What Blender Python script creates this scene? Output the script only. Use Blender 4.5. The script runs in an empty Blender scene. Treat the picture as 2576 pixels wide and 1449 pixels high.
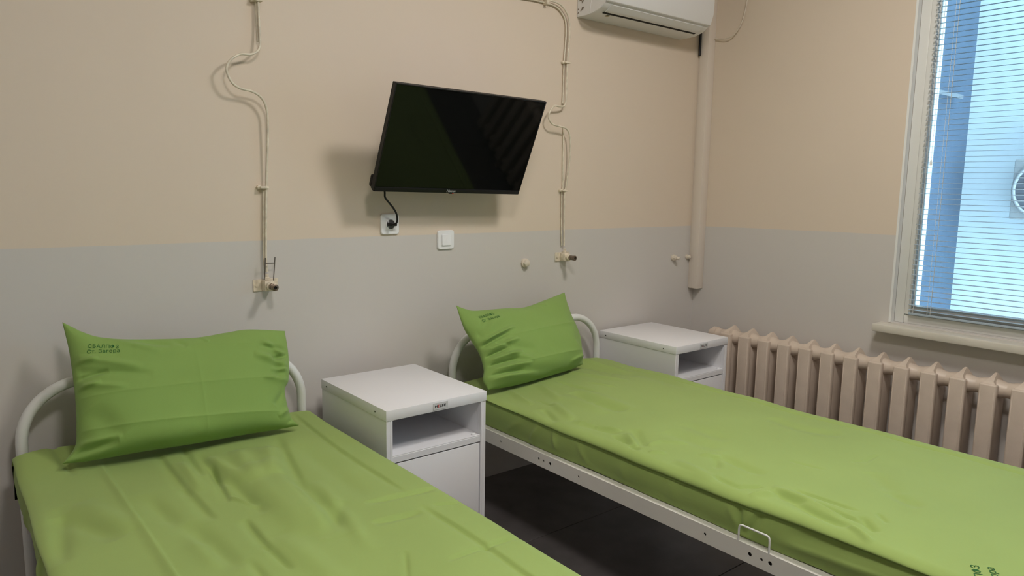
import bpy, bmesh, math, random
import numpy as np
from mathutils import Vector, Matrix
from mathutils.bvhtree import BVHTree

random.seed(7)
PI = math.pi
SC = bpy.context.scene
COL = SC.collection

# ------------------------------------------------------------------ camera
cam_d = bpy.data.cameras.new('camera')
cam_d.sensor_fit = 'HORIZONTAL'
cam_d.sensor_width = 36.0
cam_d.lens = 1828.9 / 2576 * 36.0
cam_d.clip_start = 0.05
cam = bpy.data.objects.new('camera', cam_d)
COL.objects.link(cam)
cam.matrix_world = Matrix(((0.77787689, 0.07444511, -0.62399156, 0.0),
                           (-0.62821959, 0.11698930, -0.76919025, -2.6),
                           (0.01573788, 0.99033905, 0.13777115, 1.352),
                           (0, 0, 0, 1)))
SC.camera = cam

# ------------------------------------------------------------------ world, exposure
w = bpy.data.worlds.new('overcast_sky')
SC.world = w
w.use_nodes = True
bg = w.node_tree.nodes['Background']
bg.inputs[0].default_value = (0.52, 0.78, 1.0, 1)
bg.inputs[1].default_value = 6.0
SC.view_settings.view_transform = 'Standard'
SC.view_settings.look = 'None'
SC.view_settings.gamma = 1.0
SC.view_settings.use_curve_mapping = False
SC.view_settings.exposure = 1.45
LAMP_COLOR = (1.0, 0.94, 0.87)
LAMP_POWER = 20.0
SC.cycles.max_bounces = 10
SC.cycles.diffuse_bounces = 6
SC.cycles.transparent_max_bounces = 16
SC.cycles.use_denoising = True
SC.cycles.sample_clamp_indirect = 6.0


# ------------------------------------------------------------------ materials
def mat(name, color, rough=0.5, metal=0.0, spec=0.5, vary=0.0, vscale=6.0, bump=0.0, bscale=200.0, coat=0.0, sheen=0.0):
    m = bpy.data.materials.new(name)
    m.use_nodes = True
    nt = m.node_tree
    b = nt.nodes['Principled BSDF']
    b.inputs['Base Color'].default_value = (*color, 1)
    b.inputs['Roughness'].default_value = rough
    b.inputs['Metallic'].default_value = metal
    b.inputs['Specular IOR Level'].default_value = spec
    b.inputs['Coat Weight'].default_value = coat
    b.inputs['Sheen Weight'].default_value = sheen
    if vary or bump:
        tc = nt.nodes.new('ShaderNodeNewGeometry')
    if vary:
        n = nt.nodes.new('ShaderNodeTexNoise')
        n.inputs['Scale'].default_value = vscale
        n.inputs['Detail'].default_value = 4
        nt.links.new(tc.outputs['Position'], n.inputs['Vector'])
        r = nt.nodes.new('ShaderNodeValToRGB')
        r.color_ramp.elements[0].position = 0.3
        r.color_ramp.elements[1].position = 0.7
        r.color_ramp.elements[0].color = (*[c * (1 - vary) for c in color], 1)
        r.color_ramp.elements[1].color = (*[min(1, c * (1 + vary)) for c in color], 1)
        nt.links.new(n.outputs['Fac'], r.inputs['Fac'])
        nt.links.new(r.outputs['Color'], b.inputs['Base Color'])
    if bump:
        n2 = nt.nodes.new('ShaderNodeTexNoise')
        n2.inputs['Scale'].default_value = bscale
        n2.inputs['Detail'].default_value = 3
        nt.links.new(tc.outputs['Position'], n2.inputs['Vector'])
        bp = nt.nodes.new('ShaderNodeBump')
        bp.inputs['Strength'].default_value = bump
        bp.inputs['Distance'].default_value = 0.002
        nt.links.new(n2.outputs['Fac'], bp.inputs['Height'])
        nt.links.new(bp.outputs['Normal'], b.inputs['Normal'])
    return m


def wall_mat(name, z0, slope_y):
    """two-tone oil paint: cream above, light grey below a hand-painted line"""
    m = bpy.data.materials.new(name)
    m.use_nodes = True
    nt = m.node_tree
    L = nt.links.new
    b = nt.nodes['Principled BSDF']
    b.inputs['Roughness'].default_value = 0.55
    b.inputs['Specular IOR Level'].default_value = 0.3
    g = nt.nodes.new('ShaderNodeNewGeometry')
    s = nt.nodes.new('ShaderNodeSeparateXYZ')
    L(g.outputs['Position'], s.inputs[0])
    nz = nt.nodes.new('ShaderNodeTexNoise')
    nz.inputs['Scale'].default_value = 2.2
    nz.inputs['Detail'].default_value = 5
    L(g.outputs['Position'], nz.inputs['Vector'])
    wob = nt.nodes.new('ShaderNodeMath')
    wob.operation = 'MULTIPLY_ADD'
    L(nz.outputs['Fac'], wob.inputs[0])
    wob.inputs[1].default_value = 0.012
    L(s.outputs['Z'], wob.inputs[2])
    sl = nt.nodes.new('ShaderNodeMath')
    sl.operation = 'MULTIPLY_ADD'
    L(s.outputs['Y'], sl.inputs[0])
    sl.inputs[1].default_value = slope_y
    L(wob.outputs[0], sl.inputs[2])
    mr = nt.nodes.new('ShaderNodeMapRange')
    L(sl.outputs[0], mr.inputs['Value'])
    mr.inputs['From Min'].default_value = z0 + 0.006 - 0.0015
    mr.inputs['From Max'].default_value = z0 + 0.006 + 0.0015
    big = nt.nodes.new('ShaderNodeTexNoise')
    big.inputs['Scale'].default_value = 1.4
    big.inputs['Detail'].default_value = 3
    L(g.outputs['Position'], big.inputs['Vector'])

    def tint(c, v):
        mx = nt.nodes.new('ShaderNodeMix')
        mx.data_type = 'RGBA'
        L(big.outputs['Fac'], mx.inputs[0])
        mx.inputs[6].default_value = (*[k * (1 - v) for k in c], 1)
        mx.inputs[7].default_value = (*[k * (1 + v) for k in c], 1)
        return mx.outputs[2]
    mix = nt.nodes.new('ShaderNodeMix')
    mix.data_type = 'RGBA'
    L(mr.outputs[0], mix.inputs[0])
    L(tint((0.61, 0.583, 0.562), 0.02), mix.inputs[6])
    L(tint((0.70, 0.60, 0.50), 0.02), mix.inputs[7])
    L(mix.outputs[2], b.inputs['Base Color'])
    fine = nt.nodes.new('ShaderNodeTexNoise')
    fine.inputs['Scale'].default_value = 60
    fine.inputs['Detail'].default_value = 4
    L(g.outputs['Position'], fine.inputs['Vector'])
    bp = nt.nodes.new('ShaderNodeBump')
    bp.inputs['Strength'].default_value = 0.10
    bp.inputs['Distance'].default_value = 0.002
    L(fine.outputs['Fac'], bp.inputs['Height'])
    L(bp.outputs['Normal'], b.inputs['Normal'])
    return m


def cloth_mat(name, color):
    m = mat(name, color, rough=0.78, spec=0.25, vary=0.05, vscale=3.0, sheen=0.12)
    nt = m.node_tree
    b = nt.nodes['Principled BSDF']
    g = nt.nodes.new('ShaderNodeNewGeometry')
    wv = nt.nodes.new('ShaderNodeTexNoise')
    wv.inputs['Scale'].default_value = 420
    wv.inputs['Detail'].default_value = 2
    nt.links.new(g.outputs['Position'], wv.inputs['Vector'])
    bp = nt.nodes.new('ShaderNodeBump')
    bp.inputs['Strength'].default_value = 0.12
    bp.inputs['Distance'].default_value = 0.001
    nt.links.new(wv.outputs['Fac'], bp.inputs['Height'])
    nt.links.new(bp.outputs['Normal'], b.inputs['Normal'])
    return m


def glass_mat(name):
    m = bpy.data.materials.new(name)
    m.use_nodes = True
    nt = m.node_tree
    nt.nodes.remove(nt.nodes['Principled BSDF'])
    out = nt.nodes['Material Output']
    tr = nt.nodes.new('ShaderNodeBsdfTransparent')
    tr.inputs[0].default_value = (0.90, 0.95, 0.97, 1)
    gl = nt.nodes.new('ShaderNodeBsdfGlossy')
    gl.inputs['Roughness'].default_value = 0.02
    fr = nt.nodes.new('ShaderNodeFresnel')
    fr.inputs[0].default_value = 1.45
    mx = nt.nodes.new('ShaderNodeMixShader')
    nt.links.new(fr.outputs[0], mx.inputs[0])
    nt.links.new(tr.outputs[0], mx.inputs[1])
    nt.links.new(gl.outputs[0], mx.inputs[2])
    nt.links.new(mx.outputs[0], out.inputs[0])
    return m


def emit_mat(name, color, strength):
    m = bpy.data.materials.new(name)
    m.use_nodes = True
    b = m.node_tree.nodes['Principled BSDF']
    b.inputs['Base Color'].default_value = (0.8, 0.8, 0.8, 1)
    b.inputs['Emission Color'].default_value = (*color, 1)
    b.inputs['Emission Strength'].default_value = strength
    return m


M = dict(
    wall_back=wall_mat('two_tone_wall_paint', 1.148, 0.0),
    wall_right=wall_mat('two_tone_wall_paint_side', 1.1455, 0.0145),
    ceiling=mat('ceiling_paint', (0.74, 0.72, 0.68), 0.8),
    tile=mat('dark_floor_tile', (0.150, 0.136, 0.140), 0.36, vary=0.15, vscale=9, bump=0.05, bscale=40),
    grout=mat('floor_grout', (0.018, 0.017, 0.017), 0.9),
    sheet=cloth_mat('green_bed_linen', (0.295, 0.405, 0.118)),
    pillow=cloth_mat('green_pillow_linen', (0.225, 0.360, 0.092)),
    ink=mat('green_ink', (0.010, 0.11, 0.015), 0.8),
    enamel=mat('white_bed_enamel', (0.76, 0.77, 0.77), 0.28, spec=0.5, vary=0.03),
    rail=mat('white_rail_enamel', (0.76, 0.74, 0.71), 0.4, vary=0.04),
    cabinet=mat('white_cabinet_enamel', (0.80, 0.80, 0.84), 0.42, spec=0.45, bump=0.03, bscale=90),
    dark=mat('dark_void', (0.01, 0.01, 0.012), 0.9),
    plastic_black=mat('black_plastic', (0.007, 0.007, 0.008), 0.45, spec=0.3),
    screen=mat('tv_screen', (0.003, 0.004, 0.004), 0.045, spec=0.24),
    logo_grey=mat('logo_silver', (0.45, 0.46, 0.48), 0.4),
    red=mat('red_mark', (0.55, 0.02, 0.02), 0.5),
    black_ink=mat('black_mark', (0.02, 0.02, 0.022), 0.6),
    badge=mat('badge_plate', (0.62, 0.63, 0.65), 0.35),
    plate=mat('white_switch_plastic', (0.84, 0.85, 0.88), 0.22, spec=0.6),
    metal=mat('bright_metal', (0.7, 0.7, 0.7), 0.25, metal=1.0),
    socket_grey=mat('socket_well', (0.10, 0.10, 0.105), 0.5),
    pipe=mat('painted_pipe', (0.68, 0.62, 0.51), 0.45, vary=0.16, vscale=45),
    valve_paint=mat('painted_valve', (0.72, 0.64, 0.52), 0.5, vary=0.15, vscale=60),
    brass=mat('dull_brass', (0.23, 0.18, 0.14), 0.38, metal=0.8, vary=0.25, vscale=90),
    rust=mat('dark_wire', (0.12, 0.105, 0.09), 0.55, metal=0.4),
    plug=mat('cream_plug', (0.68, 0.61, 0.52), 0.5),
    conduit=mat('beige_conduit', (0.72, 0.645, 0.58), 0.5),
    radiator=mat('radiator_enamel', (0.62, 0.52, 0.44), 0.42, vary=0.05, vscale=14, bump=0.15, bscale=35),
    pvc=mat('white_pvc', (0.72, 0.72, 0.70), 0.35),
    sill=mat('painted_sill', (0.66, 0.63, 0.56), 0.4, vary=0.04, vscale=12, bump=0.05, bscale=40),
    reveal=mat('white_reveal_paint', (0.78, 0.79, 0.79), 0.6),
    slat=mat('blind_slat', (0.38, 0.46, 0.54), 0.3, spec=0.5),  # blue-grey puts reflected outdoor daylight into the white slats' colour
    cord=mat('blind_cord', (0.85, 0.86, 0.86), 0.6),
    glass=glass_mat('window_glass'),
    ac=mat('ac_plastic', (0.76, 0.76, 0.77), 0.38),
    condenser=mat('condenser_casing', (0.26, 0.25, 0.235), 0.5),
    ac_under=mat('ac_under_plastic', (0.58, 0.58, 0.54), 0.5),
    stain=mat('yellow_stain', (0.30, 0.22, 0.07), 0.7),
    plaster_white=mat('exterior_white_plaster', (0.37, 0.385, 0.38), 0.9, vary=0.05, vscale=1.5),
    plaster_shaded=mat('exterior_shaded_plaster', (0.050, 0.070, 0.098), 0.9, vary=0.08, vscale=2.0),  # dark blue puts the wing wall's shade into its colour
    paving=mat('courtyard_paving', (0.35, 0.35, 0.34), 0.9, vary=0.15, vscale=3),
    grille=mat('fan_grille', (0.10, 0.10, 0.11), 0.5),
    downpipe=mat('downpipe_paint', (0.13, 0.135, 0.14), 0.6),
    lamp_body=mat('lamp_body', (0.7, 0.7, 0.7), 0.5),
    deck=mat('bed_deck_metal', (0.32, 0.32, 0.32), 0.6),
)


# ------------------------------------------------------------------ mesh helpers
def obj(name, verts, faces, m, parent=None, smooth=False):
    me = bpy.data.meshes.new(name)
    me.from_pydata([tuple(v) for v in verts], [], [tuple(f) for f in faces])
    me.update()
    o = bpy.data.objects.new(name, me)
    me.materials.append(M[m] if isinstance(m, str) else m)
    COL.objects.link(o)
    if smooth:
        me.shade_smooth()
    if parent:
        o.parent = parent
    return o


def from_bm(name, bm, m, parent=None, smooth=False, auto=None):
    me = bpy.data.meshes.new(name)
    bmesh.ops.recalc_face_normals(bm, faces=bm.faces)
    bm.to_mesh(me)
    bm.free()
    o = bpy.data.objects.new(name, me)
    me.materials.append(M[m] if isinstance(m, str) else m)
    COL.objects.link(o)
    if smooth:
        me.shade_smooth()
        if auto:
            me.set_sharp_from_angle(angle=math.radians(auto))
    if parent:
        o.parent = parent
    return o


def bm_box(bm, x0, x1, y0, y1, z0, z1, bev=0.0, seg=2):
    r = bmesh.ops.create_cube(bm, size=1.0)
    vs = r['verts']
    for v in vs:
        v.co = Vector(((x0 + x1) / 2 + v.co.x * (x1 - x0), (y0 + y1) / 2 + v.co.y * (y1 - y0), (z0 + z1) / 2 + v.co.z * (z1 - z0)))
    if bev > 0:
        es = list({e for v in vs for e in v.link_edges})
        bmesh.ops.bevel(bm, geom=es, offset=bev, segments=seg, affect='EDGES', profile=0.5)


def box(name, x0, x1, y0, y1, z0, z1, m, parent=None, bev=0.0, seg=2):
    bm = bmesh.new()
    bm_box(bm, min(x0, x1), max(x0, x1), min(y0, y1), max(y0, y1), min(z0, z1), max(z0, z1), bev, seg)
    return from_bm(name, bm, m, parent, smooth=bev > 0, auto=40)


def catmull(pts, n=8):
    P = [Vector(p) for p in pts]
    out = []
    for i in range(len(P) - 1):
        p0 = P[max(i - 1, 0)]
        p1, p2 = P[i], P[i + 1]
        p3 = P[min(i + 2, len(P) - 1)]
        for k in range(n):
            t = k / n
            out.append(0.5 * ((2 * p1) + (-p0 + p2) * t + (2 * p0 - 5 * p1 + 4 * p2 - p3) * t * t + (-p0 + 3 * p1 - 3 * p2 + p3) * t ** 3))
    out.append(P[-1])
    return out


def tube_data(path, r, seg=10, closed=False):
    P = [Vector(p) for p in path]
    n = len(P)
    vs, fs = [], []
    prev = None
    for i in range(n):
        t = (P[min(i + 1, n - 1)] - P[max(i - 1, 0)]).normalized()
        if prev is None:
            a = Vector((0, 0, 1)) if abs(t.z) < 0.9 else Vector((1, 0, 0))
            u = t.cross(a).normalized()
        else:
            u = (prev - t * prev.dot(t)).normalized()
        prev = u
        v = t.cross(u)
        rr = r[i] if isinstance(r, (list, tuple)) else r
        for k in range(seg):
            a = 2 * PI * k / seg
            vs.append(P[i] + (u * math.cos(a) + v * math.sin(a)) * rr)
    for i in range(n - 1):
        for k in range(seg):
            k2 = (k + 1) % seg
            fs.append((i * seg + k, i * seg + k2, (i + 1) * seg + k2, (i + 1) * seg + k))
    fs.append(tuple(range(seg - 1, -1, -1)))
    fs.append(tuple((n - 1) * seg + k for k in range(seg)))
    return vs, fs


def tube(name, path, r, m, parent=None, seg=10):
    vs, fs = tube_data(path, r, seg)
    o = obj(name, vs, fs, m, parent, smooth=True)
    o.data.set_sharp_from_angle(angle=math.radians(50))
    return o


def lathe(name, prof, origin, axis, m, parent=None, seg=20):
    """prof: list of (distance along axis, radius)"""
    ax = Vector(axis).normalized()
    a = Vector((0, 0, 1)) if abs(ax.z) < 0.9 else Vector((1, 0, 0))
    u = ax.cross(a).normalized()
    v = ax.cross(u)
    vs, fs = [], []
    for d, r in prof:
        for k in range(seg):
            t = 2 * PI * k / seg
            vs.append(Vector(origin) + ax * d + (u * math.cos(t) + v * math.sin(t)) * max(r, 1e-4))
    for i in range(len(prof) - 1):
        for k in range(seg):
            k2 = (k + 1) % seg
            fs.append((i * seg + k, i * seg + k2, (i + 1) * seg + k2, (i + 1) * seg + k))
    fs.append(tuple(range(seg - 1, -1, -1)))
    fs.append(tuple((len(prof) - 1) * seg + k for k in range(seg)))
    bm = bmesh.new()
    bv = [bm.verts.new(p) for p in vs]
    for f in fs:
        try:
            bm.faces.new([bv[i] for i in f])
        except ValueError:
            pass
    return from_bm(name, bm, m, parent, smooth=True, auto=40)


def prism(name, poly, axis, a0, a1, m, parent=None, bev=0.0, smooth=False):
    """extrude a polygon along 'x', 'y' or 'z' from a0 to a1; poly holds the two other coordinates in axis order"""
    def pt(p, a):
        return {'x': (a, p[0], p[1]), 'y': (p[0], a, p[1]), 'z': (p[0], p[1], a)}[axis]
    bm = bmesh.new()
    A = [bm.verts.new(pt(p, a0)) for p in poly]
    B = [bm.verts.new(pt(p, a1)) for p in poly]
    n = len(poly)
    bm.faces.new(A)
    bm.faces.new(B[::-1])
    for i in range(n):
        bm.faces.new((A[i], B[i], B[(i + 1) % n], A[(i + 1) % n]))
    if bev:
        bmesh.ops.bevel(bm, geom=list(bm.edges), offset=bev, segments=2, affect='EDGES')
    return from_bm(name, bm, m, parent, smooth=smooth or bev > 0, auto=35)


def holed_plate(name, outer, holes, thick, to_world, m, parent=None):
    """flat plate with real round holes; outer (x0,x1,z0,z1) in plate coordinates, holes (x,z,r)"""
    cu = bpy.data.curves.new('plate_outline', 'CURVE')
    cu.dimensions = '2D'
    cu.fill_mode = 'BOTH'
    cu.extrude = thick / 2
    x0, x1, z0, z1 = outer
    loops = [[(x0, z0), (x1, z0), (x1, z1), (x0, z1)]]
    for hx, hz, r in holes:
        loops.append([(hx + r * math.cos(2 * PI * k / 16), hz + r * math.sin(2 * PI * k / 16)) for k in range(16)])
    for lp in loops:
        sp = cu.splines.new('POLY')
        sp.points.add(len(lp) - 1)
        for q, p in zip(sp.points, lp):
            q.co = (p[0], p[1], 0, 1)
        sp.use_cyclic_u = True
    tmp = bpy.data.objects.new('plate_outline', cu)
    COL.objects.link(tmp)
    dg = bpy.context.evaluated_depsgraph_get()
    src = tmp.evaluated_get(dg).to_mesh()
    vs = [to_world(v.co) for v in src.vertices]
    fs = [tuple(p.vertices) for p in src.polygons]
    tmp.evaluated_get(dg).to_mesh_clear()
    bpy.data.objects.remove(tmp)
    bpy.data.curves.remove(cu)
    return obj(name, vs, fs, m, parent)


def text_data(s, size, bold=0.0, shear=0.0, space=1.0):
    cu = bpy.data.curves.new('lettering', 'FONT')
    cu.body = s
    cu.size = size
    cu.offset = bold
    cu.shear = shear
    cu.space_character = space
    cu.resolution_u = 4
    tmp = bpy.data.objects.new('lettering', cu)
    COL.objects.link(tmp)
    dg = bpy.context.evaluated_depsgraph_get()
    src = tmp.evaluated_get(dg).to_mesh()
    vs = [v.co.copy() for v in src.vertices]
    fs = [tuple(p.vertices) for p in src.polygons]
    tmp.evaluated_get(dg).to_mesh_clear()
    bpy.data.objects.remove(tmp)
    bpy.data.curves.remove(cu)
    return vs, fs


def text_obj(name, s, size, place, m, parent=None, **k):
    vs, fs = text_data(s, size, **k)
    return obj(name, [place(v) for v in vs], fs, m, parent)


def thing(name, label, cat, loc=(0, 0, 0), group=None):
    o = bpy.data.objects.new(name, None)
    COL.objects.link(o)
    o.empty_display_size = 0.05
    o.location = loc
    return tag(o, label, cat, group)


def tag(o, label, cat, group=None):
    o['label'] = label
    o['category'] = cat
    if group:
        o['group'] = group
    return o


def struct(o, label=None):
    o['kind'] = 'structure'
    if label:
        o['label'] = label
    return o


# ------------------------------------------------------------------ room shell
XC = 3.47          # inner face of the window wall
XL, YF, ZC = -1.60, -4.60, 2.92
Y1, Y2, WZ0, WZ1 = -1.12, -4.26, 0.757, 2.34   # window opening; unseen far end lengthened to let in more daylight

fl = struct(box('floor', XL - .2, XC + .3, YF - .2, .2, -0.12, -0.004, 'grout'), 'dark grey tiled floor under the beds')
TS = 0.60
tile_me = None
nx = int((XC - XL) / TS) + 1
ny = int(-YF / TS) + 1
for i in range(nx):
    for j in range(ny):
        xa, xb = max(XL, XC - (i + 1) * TS) + .0015, XC - i * TS - .0015
        yb, ya = -j * TS - .0015, max(YF, -(j + 1) * TS) + .0015
        if xb - xa < .05 or yb - ya < .05:
            continue
        full = abs(xb - xa - TS + .003) < 1e-4 and abs(yb - ya - TS + .003) < 1e-4
        if full and tile_me is not None:
            o = bpy.data.objects.new('tile', tile_me)
            COL.objects.link(o)
            o.parent = fl
            o.location = (xa, ya, 0)
        else:
            o = box('tile', 0, xb - xa, 0, yb - ya, -0.004, 0.0, 'tile', fl, bev=0.0008, seg=1)
            o.location = (xa, ya, 0)
            if full:
                tile_me = o.data

struct(box('wall_back', XL - .2, XC + .3, 0, .2, -.12, ZC, 'wall_back'), 'two-tone cream and grey wall with the television')
bm = bmesh.new()
for b in ((Y1, 0, -.12, ZC), (YF - .2, Y2, -.12, ZC), (Y2, Y1, -.12, WZ0), (Y2, Y1, WZ1, ZC)):
    bm_box(bm, XC, XC + .20, b[0], b[1], b[2], b[3])
struct(from_bm('wall_right', bm, 'wall_right'), 'two-tone cream and grey wall around the window')
struct(box('wall_left', XL - .2, XL, YF - .2, 0, -.12, ZC, 'wall_back'), 'two-tone wall across from the window')
struct(box('wall_front', XL - .2, XC + .20, YF - .2, YF, -.12, ZC, 'wall_back'), 'two-tone wall facing the television')
struct(box('ceiling', XL - .2, XC + .3, YF - .2, .2, ZC, ZC + .15, 'ceiling'), 'off-white painted ceiling')

# ------------------------------------------------------------------ window
win = bpy.data.objects.new('window_1', None)
COL.objects.link(win)
win.location = (XC, (Y1 + Y2) / 2, WZ0)
struct(win, 'white plastic window with a blind on its sash')


def wpart(name, *a, **k):
    o = box(name, *a, **k)
    o.parent = win
    o.matrix_parent_inverse = Matrix.Translation(-Vector(win.location))
    return o


def keep(o, p):
    o.parent = p
    o.matrix_parent_inverse = Matrix.Translation(-Vector(p.location))
    return o


FX0, FX1 = 3.500, 3.565
FW = 0.046
# reveal strips and outer reveal
wpart('reveal_strip', XC - .004, FX0, Y1 - .004, Y1 + .006, WZ0, WZ1, 'reveal')
wpart('reveal_strip', XC - .004, FX0, Y2 - .006, Y2 + .004, WZ0, WZ1, 'reveal')
wpart('reveal_strip', XC - .004, FX0, Y2 + .004, Y1 - .004, WZ1 - .004, WZ1 + .006, 'reveal')
wpart('outer_reveal', FX1, XC + .205, Y1 - .040, Y1, WZ0, WZ1, 'reveal')
wpart('outer_reveal', FX1, XC + .205, Y2, Y2 + .040, WZ0, WZ1, 'reveal')
# fixed frame
YM = -1.86
wpart('frame_stile', FX0, FX1, Y1 - FW, Y1 - .004, WZ0, WZ1, 'pvc', bev=.003)
wpart('frame_stile', FX0, FX1, Y2 + .004, Y2 + FW, WZ0, WZ1, 'pvc', bev=.003)
YMS = [YM, -2.64, -3.42]
for ym in YMS:
    wpart('frame_mullion', FX0, FX1, ym - .035, ym + .035, WZ0 + .001, WZ1 - .001, 'pvc', bev=.003)
wpart('frame_rail', FX0 + .001, FX1, Y2 + FW, Y1 - FW, WZ0, WZ0 + .040, 'pvc', bev=.003)
wpart('frame_rail', FX0 + .001, FX1, Y2 + FW, Y1 - FW, WZ1 - .045, WZ1, 'pvc', bev=.003)
for ya, yb in zip([Y1 - FW - .002] + [q - .037 for q in YMS], [q + .037 for q in YMS] + [Y2 + FW + .002]):
    za, zb = WZ0 + .043, WZ1 - .047
    s = bmesh.new()
    sw = .030
    for b in ((yb, yb + sw, za, zb), (ya - sw, ya, za, zb), (yb + sw, ya - sw, za, za + .034), (yb + sw, ya - sw, zb - .034, zb)):
        bm_box(s, FX0 - .006, FX1 - .006, b[0], b[1], b[2], b[3], .003)
    sash = keep(from_bm('sash', s, 'pvc', smooth=True, auto=40), win)
    bead = bmesh.new()
    for p0, p1, q in (((yb + sw, za + .034), (ya - sw, za + .034), 'h'), ((yb + sw, zb - .034), (ya - sw, zb - .034), 'h'), ((ya - sw, za + .034), (ya - sw, zb - .034), 'v'), ((yb + sw, za + .034), (yb + sw, zb - .034), 'v')):
        bm_box(bead, FX0 + .006, FX0 + .022, min(p0[0], p1[0]) - .006 * (q == 'v'), max(p0[0], p1[0]) + .006 * (q == 'v'), min(p0[1], p1[1]) - .006 * (q == 'h'), max(p0[1], p1[1]) + .006 * (q == 'h'), .002)
    from_bm('glazing_bead', bead, 'pvc', sash, smooth=True, auto=40)
    box('pane', FX0 + .024, FX0 + .030, yb + sw - .004, ya - sw + .004, za + .030, zb - .030, 'glass', sash)
sill = wpart('sill', 3.385, FX0 + .001, Y2 - .03, Y1 + .045, WZ0 - .040, WZ0 - .004, 'sill', bev=.006)
wpart('outer_sill', FX1, XC + .24, Y2, Y1, WZ0 - .02, WZ0 - .002, 'downpipe')

# ------------------------------------------------------------------ exterior
struct(box('ground_courtyard', 3.76, 14, -16, 8, -3.3, -3.2, 'paving'), 'grey paved courtyard outside the window')
XB, YW = 6.32, -0.355
struct(box('wall_sky_block', XC + .02, XC + .20, -9, .2, ZC + .16, 4.6, 'plaster_white'), 'unseen upper storeys added to block sky light from the facade')  # unseen wall added to cut the sky light on the facade opposite
struct(box('wall_courtyard', XB, XB + .3, -7.0, YW, -3.2, 6.0, 'plaster_white'), 'bright white facade across the courtyard')
wing = struct(box('wall_wing', 3.78, XB + .3, YW, YW + .3, -3.2, 6.0, 'plaster_shaded'), 'shaded blue-grey side wall of the courtyard')
box('pilaster', 3.79, 4.95, YW - .05, YW, -3.2, 6.0, 'plaster_shaded', wing)
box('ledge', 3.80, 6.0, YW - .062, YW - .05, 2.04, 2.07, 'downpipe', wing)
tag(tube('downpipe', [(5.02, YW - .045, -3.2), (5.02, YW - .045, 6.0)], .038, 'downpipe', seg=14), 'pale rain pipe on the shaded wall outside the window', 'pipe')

ou = thing('outdoor_condenser', 'white outdoor air conditioner unit on the bright facade outside', 'air conditioner', (6.16, -1.19, 1.18))


def oadd(o):
    return keep(o, ou)


oadd(box('casing', 6.0, 6.30, -1.60, -.785, 1.18, 1.60, 'condenser', bev=.012))
ring = [(6.0 - .006, -.998 + .20 * math.cos(a), 1.39 + .20 * math.sin(a)) for a in [2 * PI * k / 48 for k in range(49)]]
oadd(tube('fan_ring', ring, .014, 'condenser', seg=8))
oadd(lathe('fan_well', [(0, .19), (.006, .19)], (5.999, -.998, 1.39), (-1, 0, 0), 'grille', seg=40))
bm = bmesh.new()
for k in range(9):
    zz = 1.39 - .16 + k * .04
    hw = math.sqrt(max(.19 ** 2 - (zz - 1.39) ** 2, .0004))
    bm_box(bm, 5.984, 5.990, -.998 - hw, -.998 + hw, zz - .004, zz + .004)
oadd(from_bm('fan_grille', bm, 'condenser'))
oadd(box('mount_bracket', 6.02, 6.318, -.93, -.89, 1.13, 1.178, 'downpipe'))
oadd(box('mount_bracket', 6.02, 6.318, -1.50, -1.46, 1.13, 1.178, 'downpipe'))

# ------------------------------------------------------------------ blind
bl = thing('window_blind', 'open white horizontal slat blind hung on the window sash', 'blind', (3.483, Y1 - FW - .01, .80))
BY0, BY1 = Y1 - .074, YM + .05
SX = 3.4805


def badd(o):
    return keep(o, bl)


prof = []
for k in range(7):
    t = -1 + 2 * k / 6
    prof.append((t * .0105, .0016 * (1 - t * t)))
tilt = math.radians(3)
slat_v, slat_f = [], []
for (px, pz) in prof:
    x = px * math.cos(tilt) - pz * math.sin(tilt)
    z = px * math.sin(tilt) + pz * math.cos(tilt)
    slat_v += [(x, 0, z), (x, BY1 - BY0, z)]
n = len(prof)
for k in range(n - 1):
    slat_f.append((2 * k, 2 * k + 1, 2 * k + 3, 2 * k + 2))
for (px, pz) in prof:
    x = px * math.cos(tilt) - (pz - .0004) * math.sin(tilt)
    z = px * math.sin(tilt) + (pz - .0004) * math.cos(tilt)
    slat_v += [(x, 0, z), (x, BY1 - BY0, z)]
for k in range(n - 1):
    a = 2 * n
    slat_f.append((a + 2 * k + 2, a + 2 * k + 3, a + 2 * k + 1, a + 2 * k))
slat_me = None
z = .826
while z < 2.255:
    if slat_me is None:
        o = obj('slat', slat_v, slat_f, 'slat', smooth=True)
        slat_me = o.data
    else:
        o = bpy.data.objects.new('slat', slat_me)
        COL.objects.link(o)
    o.parent = bl
    o.location = Vector((SX, BY0, z)) - Vector(bl.location)
    z += .0228
badd(box('headrail', SX - .012, SX + .012, BY1, BY0, 2.262, 2.286, 'pvc', bev=.002))
badd(box('bottom_rail', SX - .009, SX + .009, BY1, BY0, .803, .813, 'slat', bev=.002))
for yc in (BY0 - .012, BY0 - .085, BY1 + .12):
    for dx, dy in ((-.0112, .003), (.0112, -.003), (-.0112, -.010)):
        badd(tube('ladder_cord', [(SX + dx, yc + dy, .813), (SX + dx, yc + dy, 2.262)], .0007, 'cord', seg=5))
badd(tube('pull_cord', [(SX - .014, BY0 - .040, 2.26), (SX - .014, BY0 - .041, 1.50)], .0009, 'cord', seg=5))
badd(lathe('cord_tassel', [(0, .002), (.006, .004), (.024, .006), (.026, .002)], (SX - .014, BY0 - .041, 1.50), (0, 0, -1), 'cord', seg=10))

# ------------------------------------------------------------------ radiator
PITCH = .1132
rad = thing('radiator', 'beige cast-iron column radiator beneath the window sill', 'radiator', (3.37, -1.1, 0.0))
RX0, RX1, RC = 3.300, 3.428, 3.366
sec = bmesh.new()
# broad front column with softened edges on a deep slab
bm_box(sec, RX0, RX0 + .030, -.0318, .0318, .075, .592, .007, 3)
bm_box(sec, RX0 + .022, RX1, -.0255, .0255, .075, .588, .006, 2)
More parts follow.
